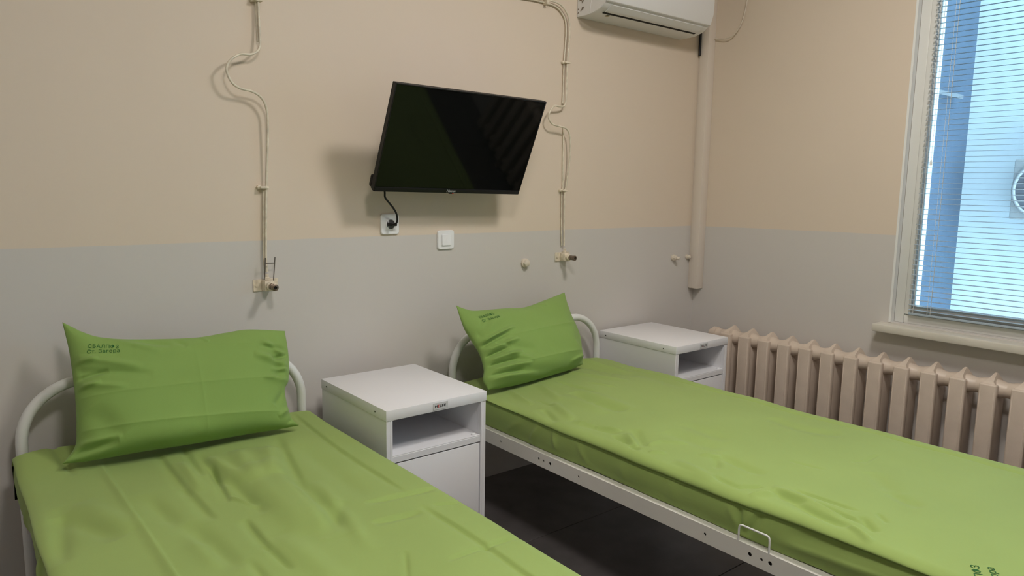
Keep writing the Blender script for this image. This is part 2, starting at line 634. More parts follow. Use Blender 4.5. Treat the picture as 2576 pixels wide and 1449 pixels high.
# raised casting lips along the front edges
for s_ in (-1, 1):
    bm_box(sec, RX0 - .0012, RX0 + .010, s_ * .0255 - .0018, s_ * .0255 + .0018, .10, .565, .0008, 1)
# hubs
for zc in (.567, .098):
    ringn = 18
    prof = [(-PITCH / 2, .0315), (-.045, .0325), (-.030, .037), (0, .0400), (.030, .037), (.045, .0325), (PITCH / 2, .0315)]
    rows = []
    for d, r in prof:
        rows.append([sec.verts.new((RC + r * 1.05 * math.cos(2 * PI * k / ringn), d, zc + r * math.sin(2 * PI * k / ringn))) for k in range(ringn)])
    for a, b in zip(rows[:-1], rows[1:]):
        for k in range(ringn):
            sec.faces.new((a[k], a[(k + 1) % ringn], b[(k + 1) % ringn], b[k]))
    sec.faces.new(rows[0])
    sec.faces.new(rows[-1][::-1])
# ridge cap on top
capP = [(RX0 + .004, .566, .030), (RX0 + .009, .592, .023), (RX0 + .020, .602, .014), (RC - .012, .615, .008), (RC + .016, .6265, .0045), (RC + .028, .6265, .0045), (RC + .048, .600, .016), (RX1 - .004, .575, .028)]
top = [[sec.verts.new((x, s * hw, z)) for s in (-1, 1)] for x, z, hw in capP]
base = [[sec.verts.new((x, s * .0305, min(z - .01, .570))) for s in (-1, 1)] for x, z, hw in capP]
for i in range(len(capP) - 1):
    sec.faces.new((top[i][0], top[i][1], top[i + 1][1], top[i + 1][0]))
    for s in (0, 1):
        sec.faces.new((top[i][s], top[i + 1][s], base[i + 1][s], base[i][s]))
sec_me = None
NSEC = 15
for k in range(NSEC):
    yc = -.348 - k * PITCH
    if sec_me is None:
        o = from_bm('section', sec, 'radiator', smooth=True, auto=50)
        sec_me = o.data
    else:
        o = bpy.data.objects.new('section', sec_me)
        COL.objects.link(o)
    o.parent = rad
    o.location = Vector((0, yc, 0)) - Vector(rad.location)
keep(lathe('end_plug', [(0, .033), (.030, .033), (.032, .039), (.056, .039), (.062, .030), (.064, .026), (.078, .024)], (RC, -.348 + PITCH / 2 + .001, .567), (0, 1, 0), 'radiator', seg=12), rad)
keep(lathe('end_plug', [(0, .033), (.030, .033), (.032, .039), (.056, .039), (.062, .030)], (RC, -.348 + PITCH / 2 + .001, .098), (0, 1, 0), 'radiator', seg=12), rad)
for yy in (-.56, -1.60):
    keep(tube('wall_bracket', [(XC - .001, yy, .530), (RC + .02, yy, .530), (RC - .02, yy, .5305)], .006, 'radiator', seg=8), rad)
for yy in (-.55, -1.58):
    keep(box('foot', RC - .03, RC + .03, yy - .02, yy + .02, 0.0, .074, 'radiator', bev=.004), rad)
# supply pipe running down at the far end
keep(tube('supply_pipe', catmull([(RC, -.205, .098), (RC, -.17, .098), (RC, -.155, .085), (RC, -.152, .05), (RC, -.152, .0)], 6), .013, 'radiator'), rad)

# ------------------------------------------------------------------ wrinkled cloth
def seg_dist(X, Y, s):
    x1, y1, x2, y2 = s[:4]
    dx, dy = x2 - x1, y2 - y1
    L2 = dx * dx + dy * dy + 1e-12
    t = ((X - x1) * dx + (Y - y1) * dy) / L2
    tc = np.clip(t, 0, 1)
    side = ((X - x1) * dy - (Y - y1) * dx) / math.sqrt(L2)
    d = np.hypot(X - x1 - tc * dx, Y - y1 - tc * dy)
    return d, t, side


def folds(X, Y, lst):
    """each fold: x1,y1,x2,y2,width,amplitude[,skew]; ridges (+) and furrows (-) that fade at both ends"""
    out = np.zeros_like(X)
    for f in lst:
        w_, a_ = f[4], f[5]
        sk = f[6] if len(f) > 6 else 0.0
        ex_, ey_ = (f[2] - f[0]) * .14, (f[3] - f[1]) * .14
        d, t, side = seg_dist(X, Y, (f[0] - ex_, f[1] - ey_, f[2] + ex_, f[3] + ey_))
        taper = np.clip(1.0 - np.abs(2 * np.clip(t, 0, 1) - 1) ** 3, 0, 1)
        d = np.abs(side)
        ww = w_ * (1 + sk * np.tanh(side / w_))
        if len(f) > 7:
            out += a_ * taper * np.exp(-np.abs(d) / w_)
        else:
            out += a_ * taper * np.exp(-(d / np.maximum(ww, w_ * .25)) ** 2)
    return out


def soft_noise(X, Y, seed, scale, amp):
    r = np.random.RandomState(seed)
    out = np.zeros_like(X)
    for _ in range(10):
        a = r.uniform(0, PI)
        k = scale * r.uniform(.6, 1.8)
        out += np.sin((X * math.cos(a) + Y * math.sin(a)) * k + r.uniform(0, 6.28)) / 10
    return out * amp * 2


def mattress(name, x0, x1, y0, y1, zb, zt, top_folds, side_folds, edge, hump, seed):
    """sheet-covered mattress: y0 head end, y1 foot end; edge(y)-> height of the side seam"""
    ny_, ntop, nside = 470, 210, 34
    rows = []
    ys = np.concatenate([np.full(10, y0), np.linspace(y0, y1, ny_), np.full(10, y1)])
    g = np.concatenate([np.linspace(0, .93, 10), np.ones(ny_), np.linspace(.93, 0, 10)])
    # rounding of the two ends
    rr = .035
    edge_y = np.minimum(np.abs(ys - y0), np.abs(ys - y1))
    zdrop = np.where(edge_y < rr, rr - np.sqrt(np.maximum(rr ** 2 - (rr - edge_y) ** 2, 0)), 0)
    N = ntop + 2 * nside
    V = np.zeros((len(ys), N, 3))
    h = zt - zb
    for i, y in enumerate(ys):
        ez = edge(y)
        # left side, from the bottom up: side panel, seam groove, rolled edge
        sx, sz = [], []
        for k in range(nside):
            t = k / (nside - 1)
            if t < .60:
                q = t / .60
                zz = zb + (ez - .0030 - zb) * q
                xx = .011 - .0095 * math.sin(PI * min(q * .95, 1)) + .0015 * q * q
            elif t < .72:
                q = (t - .60) / .12
                zz = ez - .0030 + .0060 * q
                xx = .0035 + .0065 * math.sin(PI * q) - .0025 * q
            else:
                q = (t - .72) / .28
                a = q * PI / 2
                zz = ez + .003 + (zt - ez - .003) * math.sin(a)
                xx = .001 + .032 * (1 - math.cos(a))
            sx.append(xx)
            sz.append(zz)
        wob = .002 * math.sin(y * 7.3 + seed) + .0015 * math.sin(y * 17.1 + 2 * seed)
        left = [(x0 + wob + a, b) for a, b in zip(sx, sz)]
        right = [(x1 + wob * .6 - a, b) for a, b in zip(sx, sz)][::-1]
        lx, rx = left[-1][0], right[0][0]
        tops = [(lx + (rx - lx) * (k + 1) / (ntop + 1), zt) for k in range(ntop)]
        prof_ = left + tops + right
        V[i, :, 0] = [p[0] for p in prof_]
        V[i, :, 1] = y
        zz = np.array([p[1] for p in prof_])
        zz = np.where(zz > zb + .02, np.minimum(zz, zt - zdrop[i]) if g[i] == 1 else zz, zz)
        V[i, :, 2] = zb + (np.minimum(zz, zt - zdrop[i]) - zb) * g[i]
    X, Y = V[:, :, 0], V[:, :, 1]
    wtop = np.clip((V[:, :, 2] - (zt - .030)) / .026, 0, 1) * g[:, None]
    disp = 1.7 * folds(X, Y, top_folds) + soft_noise(X, Y, seed, 9, .0035) + soft_noise(X, Y, seed + 5, 26, .0010)
    dome = .010 * np.clip(1 - ((X - (x0 + x1) / 2) / ((x1 - x0) / 2)) ** 2, 0, 1) - .006
    V[:, :, 2] += wtop * (disp + dome) + hump(X, Y) * np.clip((V[:, :, 2] - zb) / h, 0, 1) * g[:, None]
    # side wrinkles push the panels in and out
    wl = np.zeros((len(ys), N))
    wl[:, :nside] = 1
    wl *= (1 - wtop)
    Z0 = V[:, :, 2].copy()
    V[:, :, 0] -= wl * (1.3 * folds(Y, Z0, side_folds) + soft_noise(Y, Z0 * 2, seed + 9, 24, .0016))
    wr = np.zeros((len(ys), N))
    wr[:, -nside:] = 1
    V[:, :, 0] += wr * (1 - wtop) * soft_noise(Y, Z0 * 2, seed + 11, 24, .002)
    nr = len(ys)
    verts = V.reshape(-1, 3)
    idx = np.arange(nr * N).reshape(nr, N)
    q = np.stack([idx[:-1, :-1], idx[:-1, 1:], idx[1:, 1:], idx[1:, :-1]], -1).reshape(-1, 4)
    # underside
    under = np.stack([idx[:-1, -1], idx[:-1, 0], idx[1:, 0], idx[1:, -1]], -1).reshape(-1, 4)
    faces = np.concatenate([q, under])[:, ::-1]
    o = obj(name, verts.tolist(), faces.tolist(), 'sheet', smooth=True)
    return o, verts, faces


def drape(name, s, size, org, ex, ey, down, verts, faces, parent, lift=.0012, **k):
    """printed lettering laid onto a cloth surface"""
    tree = BVHTree.FromPolygons([Vector(v) for v in verts], [tuple(int(i) for i in f) for f in faces])
    vs, fs = text_data(s, size, **k)
    out = []
    ex, ey, dn = Vector(ex), Vector(ey), Vector(down).normalized()
    for v in vs:
        p = Vector(org) + ex * v.x + ey * v.y
        hit = tree.ray_cast(p - dn * .4, dn)
        out.append((hit[0] if hit[0] is not None else p) - dn * lift)
    return obj(name, out, fs, 'ink', parent)


# ------------------------------------------------------------------ beds
def bed(label, xl, xr, yh, ztop, y_foot, xrail_l, xrail_r, holes, retainers):
    root = thing('hospital_bed', label, 'bed', ((xl + xr) / 2, yh, 0), 'tubular hospital beds')

    def add(o):
        return keep(o, root)
    R_ = .0165
    for yy, zt_, nm in ((yh, ztop, 'headboard_tube'), (y_foot, ztop - .13, 'footboard_tube')):
        rc = .17
        path = [(xl, yy, 0.02), (xl, yy, .2), (xl, yy, .4), (xl, yy, zt_ - rc)]
        for k in range(1, 13):
            a = PI - k / 12 * PI / 2
            path.append((xl + rc + rc * math.cos(a), yy, zt_ - rc + rc * math.sin(a)))
        for k in range(13):
            a = PI / 2 - k / 12 * PI / 2
            path.append((xr - rc + rc * math.cos(a), yy, zt_ - rc + rc * math.sin(a)))
        path += [(xr, yy, .4), (xr, yy, .2), (xr, yy, 0.02)]
        frame = add(tube(nm, path, R_, 'enamel', seg=18))
        for xx in (xl, xr):
            lathe('foot_cap', [(0, .019), (.028, .020), (.034, .018)], (xx, yy, 0), (0, 0, 1), 'plastic_black', frame, seg=14)
        add(tube('cross_tube', [(xl + .014, yy, .33), (xr - .014, yy, .33)], .012, 'enamel', seg=12))
    ya, yb = yh - .022, y_foot + .022
    for xs, sgn in ((xrail_l, 1), (xrail_r, -1)):
        rail = add(holed_plate('side_rail', (yb, ya, .362, .413), [(hy, .3885, hr) for hy, hr in holes] if sgn > 0 else [], .002,
                               lambda c, xs=xs: (xs + c.z, c.x, c.y), 'rail'))
        box('flange', xs + sgn * .0015, xs + sgn * .030, yb, ya, .4095, .4125, 'rail', rail)
        box('flange', xs + sgn * .0015, xs + sgn * .030, yb, ya, .3625, .3655, 'rail', rail)
        box('web', xs + sgn * .028, xs + sgn * .030, yb, ya, .3665, .4085, 'deck', rail)
        for yy, d in ((ya, 1), (yb, -1)):
            box('hook', xs + sgn * .002, xs + sgn * .034, yy, yy + d * .004, .300, .40, 'rail', rail)
    add(box('bed_deck', min(xrail_l, xrail_r) + .034, max(xrail_l, xrail_r) - .034, yb + .01, ya - .01, .396, .4125, 'deck'))
    for k in range(4):
        yy = ya - .25 - k * (ya - yb - .5) / 3
        add(box('deck_bearer', min(xrail_l, xrail_r) + .034, max(xrail_l, xrail_r) - .034, yy - .015, yy + .015, .366, .394, 'rail'))
    for ry0, ry1 in retainers:
        x = xrail_l + .001
        c = .008
        pth = [(x, ry0, .411), (x, ry0, .411 + .030), (x, ry0 - .001, .411 + .040), (x, ry0 - .004, .411 + .0445), (x, ry0 - .010, .411 + .046), (x, ry1 + .010, .411 + .046), (x, ry1 + .004, .411 + .0445), (x, ry1 + .001, .411 + .040), (x, ry1, .411 + .030), (x, ry1, .411)]
        pth = [(px, py, pz + .002) for px, py, pz in pth]
        add(tube('mattress_retainer', pth, .0028, 'enamel', seg=10))
    return root


H2 = [(-.506, .0038), (-.727, .0050), (-.753, .0038), (-.788, .0055), (-.932, .0038), (-1.443, .0042), (-1.587, .0058), (-1.622, .0042), (-1.647, .0060)]
bed('white tubular hospital bed nearest the window, next to the radiator', 1.722, 2.600, -.080, .7275, -2.235, 1.656, 2.574, H2, [(-1.549, -1.641)])
bed('white tubular hospital bed at the end away from the window', .180, 1.046, -.080, .744, -2.235, .172, 1.054, H2, [])

# ---- mattress near the window
def edge2(y):
    return float(np.interp(-y, [.1, .45, .82, 1.34, 1.81, 2.1], [.530, .524, .509, .504, .515, .517])) - .004


F2 = [(1.742, -.654, 1.700, -.759, .016, -.006, .4), (1.819, -.628, 1.757, -.782, .018, .007), (1.987, -.572, 1.961, -.709, .030, -.008), (1.961, -.709, 1.971, -.831, .026, -.008),
      (2.02, -.56, 2.01, -.83, .03, .005), (1.92, -.58, 1.90, -.80, .03, .005),
      (1.752, -.815, 1.766, -.907, .012, .006, .5), (1.766, -.907, 1.801, -.975, .010, .006, .5), (1.745, -.86, 1.775, -.98, .016, -.006),
      (1.746, -1.002, 1.731, -1.086, .010, -.006, -.4), (1.722, -1.095, 1.715, -1.135, .009, -.005), (1.771, -1.131, 1.838, -1.142, .008, .005), (1.825, -1.148, 1.880, -1.196, .008, .0045),
      (1.728, -1.174, 1.761, -1.205, .008, .005), (1.835, -1.018, 1.754, -1.118, .018, -.006), (1.79, -1.02, 1.74, -1.10, .015, .006), (2.145, -.489, 2.175, -.599, .006, .003, .5),
      (1.736, -1.278, 1.715, -1.410, .018, .005), (1.910, -1.106, 1.926, -1.276, .035, -.005), (1.804, -.552, 1.794, -.641, .008, -.003),
      (1.841, -1.284, 1.876, -1.325, .010, .005), (1.876, -1.339, 1.852, -1.481, .018, -.006), (1.866, -1.317, 1.794, -1.373, .014, -.005), (1.732, -1.417, 1.719, -1.502, .010, -.005),
      (1.703, -1.552, 1.759, -1.591, .008, .006, .4), (1.723, -1.500, 1.765, -1.537, .009, -.005), (1.769, -1.585, 1.761, -1.665, .016, -.009, .4), (1.744, -1.663, 1.730, -1.797, .014, -.009, .4),
      (1.79, -1.58, 1.77, -1.75, .014, .005), (1.819, -1.628, 1.824, -1.768, .006, -.005, .3), (1.787, -1.700, 1.774, -1.817, .007, -.006, .3), (1.795, -1.810, 1.753, -1.860, .010, -.007), (1.726, -1.813, 1.700, -1.871, .008, .007),
      (1.845, -1.828, 1.815, -1.861, .006, -.003), (2.150, -1.612, 2.181, -1.621, .004, -.002), (2.179, -1.631, 2.265, -1.628, .005, -.003),
      (2.344, -1.224, 2.318, -1.334, .03, -.005), (2.318, -1.334, 2.366, -1.455, .03, -.005), (2.006, -1.491, 2.021, -1.582, .007, -.002), (2.005, -1.784, 1.974, -1.867, .02, -.004),
      (2.489, -.40, 2.489, -1.579, .009, -.004), (2.489, -1.579, 2.495, -1.784, .010, -.004), (2.495, -1.784, 2.479, -2.05, .012, -.004), (2.104, -1.694, 2.020, -1.784, .03, -.004),
      (2.015, -1.093, 2.012, -1.244, .03, -.004), (2.30, -.20, 2.40, -.50, .03, -.006), (2.36, -.15, 2.44, -.42, .018, .008), (2.20, -.30, 2.28, -.55, .02, .005),
      (2.45, -.30, 2.42, -.75, .04, -.004), (1.80, -.38, 1.76, -.55, .015, .006), (1.95, -.40, 1.88, -.58, .018, .006), (2.05, -.40, 2.06, -.60, .012, -.004)]
SF2 = [(-.70, .50, -.66, .43, .012, .006), (-.78, .50, -.80, .44, .012, .006), (-.60, .49, -.52, .43, .014, .005), (-.90, .49, -.95, .43, .012, .004), (-1.10, .48, -1.12, .43, .02, .004),
       (-1.53, .50, -1.545, .43, .010, -.007), (-1.50, .49, -1.54, .44, .012, .003), (-1.57, .50, -1.55, .44, .010, .002), (-1.60, .50, -1.56, .43, .012, -.007), (-1.68, .45, -1.95, .47, .018, .007), (-1.70, .48, -1.95, .50, .015, -.005),
       (-1.30, .49, -1.31, .43, .02, .003)]


def hump2(X, Y):
    return -.010 * np.exp(-((Y + .06) / .12) ** 2) + .012 * np.exp(-(((X - 2.42) / .10) ** 2 + ((Y + .20) / .10) ** 2))


m2, v2, f2 = mattress('mattress', 1.672, 2.562, -.105, -2.20, .4150, .535, F2, SF2, edge2, hump2, 3)
tag(m2, 'mattress in a creased green sheet on the bed nearest the window', 'mattress', 'green sheeted mattresses')
drape('printed_lettering', 'СБАЛПФЗ', .024, (1.668, -2.141, .55), (.86, .51, 0), (-.51, .86, 0), (0, 0, -1), v2, f2, m2, bold=0.0)
drape('printed_lettering', 'Ст. Загора', .024, (1.684, -2.166, .55), (.86, .51, 0), (-.51, .86, 0), (0, 0, -1), v2, f2, m2, bold=0.0)

# ---- mattress away from the window
F1 = [(.351, -.30, .356, -.748, .007, .0035, .6), (.356, -.748, .359, -1.30, .007, .0035, .6),
      (.985, -.185, .967, -.572, .010, -.005, .4), (.967, -.572, .959, -.932, .010, -.004, .4), (.951, -1.098, .961, -1.333, .010, -.005, .4), (.961, -1.333, .950, -1.60, .010, -.005, .4),
      (.863, -.973, 1.034, -.988, .011, -.006, .4), (.983, -1.086, 1.040, -1.102, .006, -.005), (.813, -1.087, .918, -1.103, .012, -.006, .4), (.857, -1.346, .965, -1.335, .007, -.004), (.965, -1.335, 1.054, -1.334, .008, -.005),
      (.504, -.314, .497, -.619, .012, -.006, .4), (.497, -.619, .500, -.816, .012, -.005, .4), (.599, -.502, .565, -.733, .009, -.007, .4), (.607, -.635, .610, -.856, .015, -.006), (.559, -.901, .554, -1.048, .010, -.006, .4), (.554, -1.048, .559, -1.163, .009, -.005),
      (.577, -.743, .610, -.828, .007, .004), (.575, -.304, .563, -.513, .012, -.006), (.599, -.385, .590, -.622, .013, -.006), (.54, -.42, .53, -.62, .015, .006), (.62, -.43, .63, -.64, .018, .007),
      (.70, -.43, .665, -.66, .030, .010), (.665, -.62, .655, -1.00, .035, .010), (.78, -.45, .72, -.66, .035, .013), (.72, -.62, .70, -1.05, .035, .012),
      (.839, -.387, .755, -.762, .018, -.007, .3), (.755, -.762, .739, -1.064, .022, -.006), (.793, -.808, .740, -1.165, .02, .005), (.222, -.593, .291, -.776, .028, -.007), (.27, -.55, .33, -.75, .03, .005),
      (.404, -.613, .432, -.908, .022, -.006), (.449, -.845, .469, -1.073, .022, -.006), (.42, -.80, .44, -1.05, .02, .004), (.786, -.945, .691, -1.079, .022, -.005), (.785, -1.269, .740, -1.352, .006, -.003), (.500, -1.097, .503, -1.25, .010, -.004),
      (.60, -1.05, .62, -1.30, .03, .005), (.88, -.50, .86, -.90, .03, -.004), (.214, -.558, .185, -.812, .02, -.006), (.25, -.10, .275, -.30, .012, -.005)]
SF1 = [(-.40, .50, -.38, .43, .02, .005), (-.72, .50, -.76, .43, .02, .008), (-.85, .50, -.83, .43, .02, -.008), (-.95, .50, -1.0, .43, .02, .006), (-1.3, .5, -1.32, .43, .02, .005)]


def edge1(y):
    return .512


def hump1(X, Y):
    return .040 * np.exp(-(((X - .22) / .16) ** 2 + ((Y + .10) / .16) ** 2)) + .006 * np.exp(-(((X - 1.0) / .15) ** 2 + ((Y + .12) / .10) ** 2))


m1, v1, f1 = mattress('mattress', .150, 1.064, -.105, -2.20, .4150, .530, F1, SF1, edge1, hump1, 11)
tag(m1, 'mattress in a creased green sheet on the bed away from the window', 'mattress', 'green sheeted mattresses')


# ------------------------------------------------------------------ pillows
def curve2(pts, n):
    c = catmull([(p[0], p[1], 0) for p in pts], 24)
    P = np.array([(p.x, p.y) for p in c])
    d = np.concatenate([[0], np.cumsum(np.hypot(*np.diff(P, axis=0).T))])
    t = np.linspace(0, d[-1], n)
    return np.stack([np.interp(t, d, P[:, 0]), np.interp(t, d, P[:, 1])], -1)


def pillow(label, q0, ex, up, nrm, top_, left, right, bottom, tf, tb, fold_list, prints, seed):
    nu, nv = 300, 200
    B, T = curve2(bottom, nu), curve2(top_, nu)
    Lc, Rc = curve2(left, nv), curve2(right, nv)
    u = np.linspace(0, 1, nu)[None, :, None]
    v = np.linspace(0, 1, nv)[:, None, None]
    S = (1 - v) * B[None] + v * T[None] + (1 - u) * Lc[:, None] + u * Rc[:, None] - ((1 - u) * (1 - v) * B[0] + u * (1 - v) * B[-1] + (1 - u) * v * T[0] + u * v * T[-1])
    U, Vv = u[..., 0] + 0 * v[..., 0], v[..., 0] + 0 * u[..., 0]

    def prof(p, peak, e, k):
        q = np.where(p < peak, (p - peak) / peak, (p - peak) / (1 - peak))
        return np.clip(1 - np.abs(q) ** e, 0, 1) ** k
    front = tf * prof(U, .5, 3.4, .62) * prof(Vv, .20, 2.2, .52)
    back = tb * prof(U, .5, 3.4, .62) * prof(Vv, .45, 2.6, .60)
    edge = np.clip(np.minimum(np.minimum(U, 1 - U) * 26, np.minimum(Vv, 1 - Vv) * 12), 0, 1)
    front = front + (1.5 * folds(S[..., 0], S[..., 1], fold_list) + soft_noise(S[..., 0], S[..., 1], seed, 22, .0030)) * edge
    q0, ex, up, nrm = (np.array(a) for a in (q0, ex, up, nrm))
    base = q0 + S[..., :1] * ex + S[..., 1:] * up
    F = base + front[..., None] * nrm
    K = base - back[..., None] * nrm
    # nothing sinks below the sheet
    idx = np.arange(nu * nv).reshape(nv, nu)
    q = np.stack([idx[:-1, :-1], idx[:-1, 1:], idx[1:, 1:], idx[1:, :-1]], -1).reshape(-1, 4)
    idb = idx + nu * nv
    idb[0], idb[-1], idb[:, 0], idb[:, -1] = idx[0], idx[-1], idx[:, 0], idx[:, -1]
    qb = np.stack([idb[:-1, :-1], idb[1:, :-1], idb[1:, 1:], idb[:-1, 1:]], -1).reshape(-1, 4)
    bm = bmesh.new()
    co = np.concatenate([F.reshape(-1, 3), K.reshape(-1, 3)])
    used = np.unique(np.concatenate([q, qb]))
    remap = -np.ones(len(co), int)
    remap[used] = np.arange(len(used))
    bm.free()
    o = obj('pillow', co[used].tolist(), remap[np.concatenate([q, qb])].tolist(), 'pillow', smooth=True)
    tag(o, label, 'pillow', 'green hospital pillows')
    for s, size, (ps, ph), ang in prints:
        a = math.radians(ang)
        e1 = ex * math.cos(a) + up * math.sin(a)
        e2 = -ex * math.sin(a) + up * math.cos(a)
        drape('printed_lettering', s, size, q0 + ps * ex + ph * up + nrm * .1, e1, e2, -nrm, F.reshape(-1, 3), q, o, bold=0.0, space=1.05)
    return o


PF1 = [(-.277, .178, .003, .170, .010, .0022, 0, 1), (.003, .170, .313, .156, .010, .0022, 0, 1),
       (-.287, .082, -.013, .066, .012, .0040, 0, 1), (-.013, .066, .31, .041, .012, .0040, 0, 1), (.02, .302, .268, .281, .009, .0016, 0, 1),
       (.05, -.02, .055, .30, .008, .0010, 0, 1),
       (-.26, .30, -.12, .25, .012, .006), (-.27, .26, -.10, .22, .012, -.006), (-.275, .22, -.16, .19, .010, .005), (-.20, .37, -.06, .30, .012, .006), (-.13, .345, -.02, .31, .010, -.005),
       (.24, .24, .335, .20, .014, .010), (.30, .26, .30, .16, .020, -.010), (.25, .16, .33, .15, .008, .005), (.33, .24, .27, .29, .010, .006),
       (-.30, .02, -.20, .035, .012, -.010), (-.29, .045, -.19, .045, .010, .006), (.28, .03, .335, .06, .008, .007), (.30, .00, .34, .03, .007, -.006), (.0, .33, .03, .30, .010, -.004), (.08, .33, .10, .31, .006, .004),
       (-.24, .13, -.19, .05, .030, -.006), (-.28, .285, -.22, .290, .008, .005), (-.28, .235, -.20, .245, .007, -.006), (-.28, .205, -.22, .215, .007, .006), (.29, .225, .345, .235, .008, -.008), (.28, .185, .34, .185, .007, .007), (.31, .11, .27, .07, .010, -.006), (.26, .27, .35, .255, .008, -.005), (-.10, .30, .05, .285, .02, .003)]
PF2 = [(-.099, .188, .311, .197, .011, .0038, 0, 1), (-.189, .064, .286, .060, .012, .0042, 0, 1),
       (-.30, .190, -.12, .222, .008, .009), (-.30, .172, -.16, .200, .008, -.009), (-.29, .152, -.13, .165, .010, .010), (-.29, .130, -.18, .140, .007, -.010), (-.28, .112, -.14, .108, .009, .010),
       (-.28, .092, -.17, .085, .007, -.010), (-.28, .070, -.12, .052, .009, .009), (-.29, .050, -.16, .036, .007, -.009), (-.29, .030, -.09, .010, .010, .008),
       (-.28, .215, -.21, .275, .016, -.006), (-.25, .235, -.13, .285, .018, .006), (-.16, .140, -.06, .105, .020, -.006), (-.20, .115, -.10, .070, .012, .006), (-.22, .17, -.17, .15, .008, -.006),
       (.15, .02, .27, .04, .009, .008), (.18, .0, .28, .02, .007, -.007), (.05, .33, .09, .30, .010, -.004), (.13, .33, .17, .31, .007, .004), (.24, .10, .31, .16, .03, -.005), (-.20, .04, .05, -.005, .02, -.005)]
pillow('plump green pillow with dark green lettering, leaning left of the nearer bedside cabinet', (.58, -.315, .556), (.9982, -.0599, 0), (.0284, .4734, .8804), (-.0527, -.8788, .4743),
       [(-.290, .425), (-.268, .409), (-.240, .388), (-.195, .366), (-.112, .350), (.061, .335), (.161, .341), (.239, .345), (.361, .328)],
       [(-.326, .006), (-.292, .047), (-.283, .104), (-.278, .198), (-.280, .321), (-.285, .380), (-.290, .425)],
       [(.349, -.005), (.326, .033), (.323, .117), (.343, .155), (.358, .239), (.361, .328)],
       [(-.326, .006), (-.254, .000), (-.130, .000), (.035, -.004), (.179, -.004), (.281, -.006), (.349, -.005)],
       .085, .070, PF1, [('СБАЛПФЗ', .0160, (-.236, .327), -9), ('Ст. Загора', .0165, (-.240, .309), -6)], 21)
pillow('green pillow with bunched left end, leaning between the two bedside cabinets', (2.0, -.345, .552), (.9929, .1191, 0), (-.0665, .5544, .8296), (.0988, -.8237, .5584),
       [(-.300, .380), (-.261, .357), (-.211, .343), (-.052, .333), (.068, .324), (.211, .342), (.383, .369)],
       [(-.315, .004), (-.318, .048), (-.290, .093), (-.278, .162), (-.293, .235), (-.304, .291), (-.300, .380)],
       [(.285, .010), (.299, .064), (.339, .139), (.347, .242), (.363, .314), (.383, .369)],
       [(-.315, .004), (-.197, -.004), (-.083, -.006), (.046, -.004), (.188, .000), (.285, .010)],
       .085, .070, PF2, [('СБАЛПФЗ', .0165, (-.238, .294), 4), ('Ст. Загора', .0170, (-.234, .274), 4)], 33)


# ------------------------------------------------------------------ bedside cabinets
def cabinet(label, xc, yb):
    W, Dp, H = .405, .492, .630
    root = thing('bedside_cabinet', label, 'cabinet', (xc, yb - Dp / 2, 0), 'white metal bedside cabinets')

    def add(o):
        return keep(o, root)
    x0, x1, y1, y0 = xc - W / 2, xc + W / 2, yb, yb - Dp
    add(box('cabinet_top', x0, x1, y0, y1, H - .036, H, 'cabinet', bev=.002))
    i = .002
    zt = H - .0362
    zsh = .472
    st = .024
    add(box('side_panel', x0 + i, x0 + .016, y0 + i, y1 - i, .03, zt, 'cabinet', bev=.001, seg=1))
    add(box('side_panel', x1 - .016, x1 - i, y0 + i, y1 - i, .03, zt, 'cabinet', bev=.001, seg=1))
    add(box('back_panel', x0 + .0165, x1 - .0165, y1 - .012, y1 - .004, .03, zt, 'cabinet'))
    add(box('front_stile', x0 + .0163, x0 + st, y0 + i, y0 + .020, .03, zt, 'cabinet'))
    add(box('front_stile', x1 - st, x1 - .0163, y0 + i, y0 + .020, .03, zt, 'cabinet'))
    add(box('shelf', x0 + st + .0003, x1 - st - .0003, y0 + .004, y1 - .0125, zsh - .003, zsh, 'cabinet'))
    add(box('shelf_lip', x0 + st + .0003, x1 - st - .0003, y0 + .003, y0 + .012, zsh - .025, zsh - .0033, 'cabinet', bev=.001, seg=1))
    add(box('inner_side', x0 + .0163, x0 + st, y0 + .0205, y1 - .0125, .03, zt, 'cabinet'))
    add(box('inner_side', x1 - st, x1 - .0163, y0 + .0205, y1 - .0125, .03, zt, 'cabinet'))
    door = add(box('door', x0 + st + .003, x1 - st - .003, y0 + .004, y0 + .016, .055, zsh - .0295, 'cabinet', bev=.0015))
    add(box('bottom_panel', x0 + st, x1 - st, y0 + .02, y1 - .0125, .035, .050, 'cabinet'))
    for sx in (x0 + .03, x1 - .03):
        for sy in (y0 + .03, y1 - .03):
            add(lathe('foot', [(0, .012), (.006, .016), (.0295, .014)], (sx, sy, 0), (0, 0, 1), 'plastic_black', seg=12))
    for yy in (y1 - .045, y0 + .075):
        add(lathe('screw', [(0, .0028), (.0006, .0028)], (x0 - .0001, yy, H - .020), (-1, 0, 0), 'dark', seg=10))
    add(lathe('shelf_pad', [(0, .008), (.004, .008), (.006, .005)], (x1 - st - .020, y0 + .018, zsh + .0002), (0, 0, 1), 'plate', seg=14))
    bx = xc + .006
    badge = add(box('name_badge', bx - .030, bx + .030, y0 - .0016, y0 - .0002, H - .030, H - .006, 'badge', bev=.0004, seg=1))
    for s, dx, mm in (('H', -.0245, 'black_ink'), ('LFE', -.0048, 'black_ink')):
        text_obj('badge_lettering', s, .0125, lambda v, dx=dx: (bx + dx + v.x * 1.42, y0 - .0019, H - .0225 + v.y), mm, badge, bold=.0003)
    ib = [(-.0126, -.0060, 0, .0020), (-.0126, -.0060, .0069, .0089), (-.0103, -.0083, .0020, .0069)]
    obj('badge_lettering', [(bx + q, y0 - .0019, H - .0225 + r) for a0, a1, b0, b1 in ib for q, r in ((a0, b0), (a1, b0), (a1, b1), (a0, b1))], [(4 * k, 4 * k + 1, 4 * k + 2, 4 * k + 3) for k in range(3)], 'red', badge)
    return root


